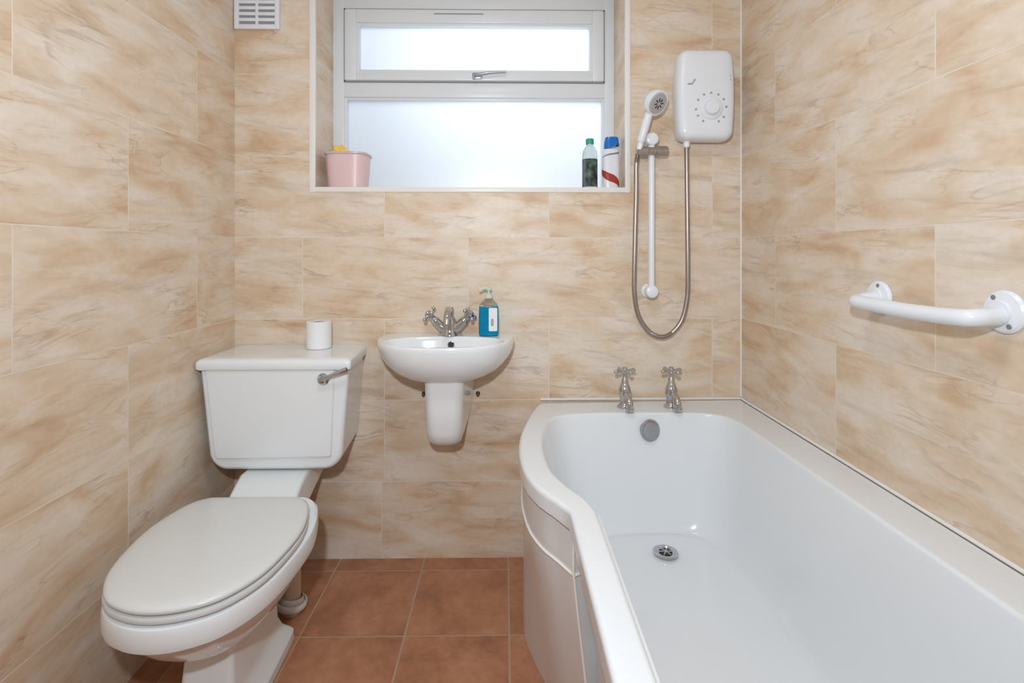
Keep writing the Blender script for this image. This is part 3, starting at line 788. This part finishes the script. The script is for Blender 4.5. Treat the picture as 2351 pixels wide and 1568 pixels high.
box(bm, 1.779,1.785,-.0905,-.085,1.744,1.750,.001); box(bm, 1.779,1.785,-.0905,-.085,1.730,1.736,.001); box(bm, 1.7805,1.7835,-.090,-.085,1.735,1.745)
obj('indicator', bm, M['grey_mark'], sh, None, label='small grey indicator mark')
# hose from the unit down and up to the handset
HX = 1.6435
bm = bmesh.new()
hp = cr([(HX-.002,-.050,1.515),(HX-.001,-.050,1.40),(HX+.002,-.048,1.20),(HX+.004,-.046,1.05),(HX+.002,-.044,.96),(HX-.016,-.042,.880),(HX-.055,-.040,.830),(HX-.094,-.040,.818),(HX-.135,-.040,.838),(HX-.172,-.040,.893),(HX-.188,-.042,.965),(HX-.190,-.044,1.05),(HX-.187,-.046,1.20),(HX-.184,-.048,1.35),(1.459,-.052,1.44),(1.463,-.060,1.478)], 26)
tube(bm, hp, [.0078+(.0012 if i%2 else 0) for i in range(len(hp))], 14)
obj('hose', bm, M['steel'], sh, 60, label='flexible metal hose')
bm = bmesh.new()
lathe(bm, [(.0,0),(.012,0),(.012,-.012),(.010,-.022),(.0,-.022)], (HX-.002,-.050,1.524), n=24)
obj('hose_connector', bm, M['white_plastic'], sh, 35)

# slide rail
rail = thing('shower_rail', 'white vertical slide rail with chrome holder between window and shower box', 'shower rail', (1.516,-.002,.98))
RX, RY = 1.516, -.045
bm = bmesh.new(); tube(bm, [(RX,RY,.985),(RX,RY,1.2),(RX,RY,1.54)], .0115, 20); obj('bar', bm, M['white_plastic'], rail, 40)
for z, r in ((.983,.0235),(1.532,.024)):
    bm = bmesh.new()
    lathe(bm, [(.0,0),(.026,0),(.026,.004),(.017,.008),(.016,.030),(r,.036),(r+.001,.050),(r-.003,.057),(r-.010,.060),(.0,.0605)], (RX,-.0015,z), axis='-Y', n=32)
    obj('bracket', bm, M['white_plastic'], rail, 35)
bm = bmesh.new()
lathe(bm, [(.0,-.056),(.014,-.056),(.018,-.052),(.018,-.016),(.0145,-.013),(.0145,.013),(.018,.016),(.018,.052),(.014,.056),(.0,.056)], (RX-.002,-.058,1.487), axis='X', n=32)
hd = obj('holder', bm, M['steel'], rail, 35, label='chrome handset holder')

# handset resting in the holder
hs = thing('handheld_shower', 'white handheld shower head resting in the chrome holder', 'shower head', (1.47,-.075,1.50))
b0 = Vector((1.466,-.066,1.490)); b1 = Vector((1.489,-.083,1.590)); hc = Vector((1.517,-.100,1.648))
bm = bmesh.new()
tube(bm, cr([b0,(1.471,-.071,1.52),(1.478,-.079,1.55),b1,(1.499,-.083,1.622),(1.507,-.083,1.640)], 6), [.010]*6+[.0135]*7+[.0145]*6+[.0135]*6+[.013]*6, 20)
obj('handle', bm, M['white_plastic'], hs, 45)
n_ = Vector((.42,-.70,-.52)).normalized(); A4 = align(n_)
bm = bmesh.new()
lathe(bm, [(.0,-.036),(.020,-.035),(.034,-.027),(.043,-.012),(.046,.002),(.045,.008),(.041,.010),(.038,.009),(.0,.009)], hc, n=40, mat=A4)
hd2 = obj('head', bm, M['white_plastic'], hs, 40)
bm = bmesh.new()
lathe(bm, [(.0,.010),(.036,.010),(.035,.0125),(.0,.0135)], hc, n=36, mat=A4)
fp = obj('spray_plate', bm, principled('grey_rubber_plate', (.46,.45,.46), .5), hd2, 35, label='grey spray plate with dark slots')
bm = bmesh.new()
u = A4.to_3x3() @ Vector((1,0,0)); v = A4.to_3x3() @ Vector((0,1,0))
for k in range(8):
    a = k*math.pi/4; d = u*math.cos(a)+v*math.sin(a); tube(bm, [hc+n_*.0135+d*.008, hc+n_*.0135+d*.019], .0020, 8)
obj('nozzles', bm, M['dark'], fp, None)

# ------------------------------------------------------------------ grab rail on the right wall
gr = thing('grab_rail', 'white fluted grab rail screwed to the right wall above the bath', 'grab rail', (XW-.002,-.84,1.012))
GY0, GY1, GZ, GX = -.690, -.985, 1.010, XW-.064
bm = bmesh.new()
P = cr([(XW-.006,GY0,GZ+.006),(XW-.030,GY0,GZ+.004),(GX+.012,GY0-.001,GZ),(GX,GY0-.014,GZ-.001),(GX-.001,GY0-.07,GZ-.003),(GX-.001,(GY0+GY1)/2,GZ-.006),(GX-.001,GY1+.07,GZ-.006),(GX,GY1+.014,GZ-.004),(GX+.012,GY1+.001,GZ-.002),(XW-.030,GY1,GZ-.001),(XW-.006,GY1,GZ)], 6)
tube(bm, P, .0155, 24)
obj('bar', bm, M['white_plastic'], gr, 50)
for y, a0 in ((GY0,100),(GY1,60)):
    bm = bmesh.new()
    m4 = Matrix.Rotation(math.radians(-90),4,'Y')
    lathe(bm, [(.0,0),(.038,0),(.038,.004),(.034,.008),(.020,.010),(.018,.014),(.0,.014)], (XW-.0015,y,GZ+.008), n=36, mat=m4)
    fl = obj('flange', bm, M['white_plastic'], gr, 35)
    for a in (a0, a0+180):
        bm = bmesh.new(); c, s = math.cos(math.radians(a)), math.sin(math.radians(a))
        lathe(bm, [(.0,0),(.0045,0),(.0045,.0015),(.0,.002)], (XW-.0100,y+.028*c,GZ+.008+.028*s), n=14, mat=m4)
        obj('screw', bm, M['satin'], fl, None)

# ------------------------------------------------------------------ things on the window sill
SZ0 = WZ0+.0016
pink = mottle(principled('pink_plastic', (.85,.60,.60), 0.35, trans=0.12), (.84,.58,.60), (.88,.66,.62), 18)
tub = thing('plastic_tub', 'pale pink plastic tub at the left end of the window sill', 'tub', (.388,.085,SZ0))
bm = bmesh.new()
def oval(z, a, b, p=3.2, n=44, cx=.388, cy=.085):
    return [Vector((cx+a*math.copysign(abs(math.cos(t))**(2/p),math.cos(t)), cy+b*math.copysign(abs(math.sin(t))**(2/p),math.sin(t)), SZ0+z)) for t in [2*math.pi*i/n for i in range(n)]]
loft(bm, [oval(z,a,b) for z,a,b in ((0,.064,.053),(.004,.070,.058),(.06,.0745,.062),(.125,.0785,.066),(.127,.0805,.068),(.134,.081,.0685),(.135,.0765,.0645),(.118,.075,.063),(.02,.068,.056),(.006,.060,.048))], True, True)
obj('body', bm, pink, tub, 40)
bm = bmesh.new()
loft(bm, [oval(z,a,b) for z,a,b in ((.1265,.0808,.0683),(.128,.0828,.0703),(.1345,.0833,.0708),(.1355,.0805,.0685))], False, False)
obj('rim', bm, mottle(principled('mauve_plastic', (.62,.50,.52), .35), (.58,.46,.48), (.66,.55,.57), 20), tub, 40)
duck = mottle(principled('yellow_sponge', (.95,.60,.08), .8, spec=.2), (.90,.55,.10), (.98,.70,.16), 40, bump=.6)
sg = thing('bath_sponge', 'yellow bath sponge poking out of the pink tub', 'sponge', (.355,.085,SZ0+.008))
bm = bmesh.new()
t = bmesh.new(); bmesh.ops.create_icosphere(t, subdivisions=4, radius=1.0)
for vv in t.verts:
    q = vv.co; k = 1+.10*math.sin(7*q.x+1)*math.cos(6*q.y)+.07*math.sin(11*q.z+3*q.x)
    vv.co = Vector((q.x*.046*k, q.y*.040*k, q.z*.078*k))
merge(bm, t, 0, Matrix.Translation((.360,.085,SZ0+.094)))
obj('body', bm, duck, sg, 60)

# shampoo bottle, white with blue cap and red swoosh
smp = thing('shampoo_bottle', 'white shampoo bottle with blue cap and red swoosh on window sill', 'shampoo bottle', (1.392,.075,SZ0))
SHX, SHY = 1.3935, .075
bm = bmesh.new()
def sb(z, a, b, dx=0.0, p=2.6, n=40):
    return [Vector((SHX+dx+a*math.copysign(abs(math.cos(t))**(2/p),math.cos(t)), SHY+b*math.copysign(abs(math.sin(t))**(2/p),math.sin(t)), SZ0+z)) for t in [2*math.pi*i/n for i in range(n)]]
def shape(z):
    # half width of the bottle: waist-free, narrowing a little to the foot
    return .0285+.0055*math.sin(math.pi*min(max(z/.16,0),1))**.8
zs = [0,.003,.01,.03,.05,.07,.09,.11,.13,.145,.155]
loft(bm, [sb(z, shape(z)-(.003 if z==0 else 0), .020-(.003 if z==0 else 0)) for z in zs], True, True)
body = obj('body', bm, principled('pearl_white', (.82,.82,.84), .22, coat=.3), smp, 45)
bm = bmesh.new()
R = []
for z, a, sl in ((.1555,.0290,.0),(.170,.0295,.006),(.188,.0275,.009),(.198,.0260,.0085),(.202,.023,.0085)):
    ring = sb(z, a, .0195-(z-.155)*.06, dx=.003)
    for q in ring:
        if z < .16: q.z += (q.x-SHX)*.45+.006
    R.append(ring)
loft(bm, R, True, True)
obj('cap', bm, principled('blue_cap', (.008,.16,.52), .25, coat=.3), smp, 45, label='blue flip cap')
def band(name, fn0, fn1, col, lift=.0006):
    bm = bmesh.new(); cols = []
    for i in range(25):
        t = math.radians(182+ (358-182)*i/24); c, s = math.cos(t), math.sin(t); u = i/24
        za, zb = fn0(u), fn1(u); seg = []
        for k in range(5):
            z = za+(zb-za)*k/4; a = shape(z)+lift; b = .020+lift
            seg.append(Vector((SHX+a*math.copysign(abs(c)**(2/2.6),c), SHY+b*math.copysign(abs(s)**(2/2.6),s), SZ0+z)))
        cols.append(seg)
    loft(bm, cols, closed=False)
    bmesh.ops.solidify(bm, geom=bm.faces[:], thickness=-.0004)
    return obj(name, bm, col, body, 60)
band('swoosh', lambda u: .062-.056*u**.75, lambda u: .078-.062*u**1.1+.010*math.sin(math.pi*u), principled('red_print', (.72,.10,.08), .35))
band('logo', lambda u: .122+.020*u, lambda u: .124+.0225*u+.003*math.sin(math.pi*u), principled('grey_blue_print', (.45,.48,.56), .35))

# clear bottle with green cap and dark label
gb = thing('plastic_bottle', 'clear bottle with green cap and dark green label on sill', 'bottle', (1.318,.072,SZ0))
GBX, GBY = 1.3125, .072
def cring(prof, name, mat, parent, sm=40):
    bm = bmesh.new(); lathe(bm, prof, (GBX,GBY,SZ0), n=36); return obj(name, bm, mat, parent, sm)
milky = principled('clear_bottle_plastic', (.80,.86,.88), .12, trans=.65, ior=1.2)
cring([(.0,0),(.0265,0),(.0290,.003),(.0290,.118),(.0292,.128),(.0265,.147),(.019,.162),(.0125,.169),(.0125,.174),(.0,.174)], 'body', milky, gb)
cring([(.0,.1745),(.0150,.1745),(.0155,.177),(.0155,.192),(.014,.195),(.0,.1955)], 'cap', principled('green_cap', (.05,.33,.24), .35), gb).__setitem__('label','green screw cap')
lm = bpy.data.materials.new('dark_green_label'); lm.use_nodes = True
nt = lm.node_tree; p = nt.nodes['Principled BSDF']; p.inputs['Roughness'].default_value = .4
tc = nt.nodes.new('ShaderNodeTexCoord'); n = nt.nodes.new('ShaderNodeTexNoise'); n.inputs['Scale'].default_value = 34; n.inputs['Detail'].default_value = 1
r = nt.nodes.new('ShaderNodeValToRGB'); r.color_ramp.elements[0].position=.42; r.color_ramp.elements[0].color=(.06,.065,.065,1); r.color_ramp.elements[1].position=.66; r.color_ramp.elements[1].color=(.22,.36,.25,1)
nt.links.new(tc.outputs['Object'], n.inputs['Vector']); nt.links.new(n.outputs['Fac'], r.inputs[0]); nt.links.new(r.outputs[0], p.inputs['Base Color'])
bm = bmesh.new(); cols = []
for i in range(20):
    t = math.radians(225+150*i/19); cols.append([Vector((GBX+.0295*math.cos(t), GBY+.0295*math.sin(t), SZ0+z)) for z in (.010,.05,.09,.116)])
loft(bm, cols, closed=False); bmesh.ops.solidify(bm, geom=bm.faces[:], thickness=-.0004)
obj('label_panel', bm, lm, gb, 60, label='dark green printed label')
bm = bmesh.new(); cols = []
for i in range(12):
    t = math.radians(185+39*i/11); cols.append([Vector((GBX+.0295*math.cos(t), GBY+.0295*math.sin(t), SZ0+z)) for z in (.010,.05,.09,.116)])
loft(bm, cols, closed=False); bmesh.ops.solidify(bm, geom=bm.faces[:], thickness=-.0004)
obj('back_label', bm, principled('grey_label', (.32,.33,.38), .4), gb, 60)

# ------------------------------------------------------------------ ceiling lamp above the frame
cl = thing('ceiling_lamp', 'round white ceiling lamp with opal glass shade', 'lamp', (.95,-1.25,ZC))
bm = bmesh.new(); lathe(bm, [(.0,-.001),(.15,-.001),(.15,-.03),(.14,-.035),(.0,-.035)], (.95,-1.25,ZC), n=40); obj('base', bm, M['white_plastic'], cl, 35)
bm = bmesh.new(); lathe(bm, [(.132,-.036),(.150,-.042),(.156,-.060),(.150,-.078),(.135,-.090),(.0,-.094)], (.95,-1.25,ZC), n=40, cap0=False); obj('shade', bm, M['opal'], cl, 40)
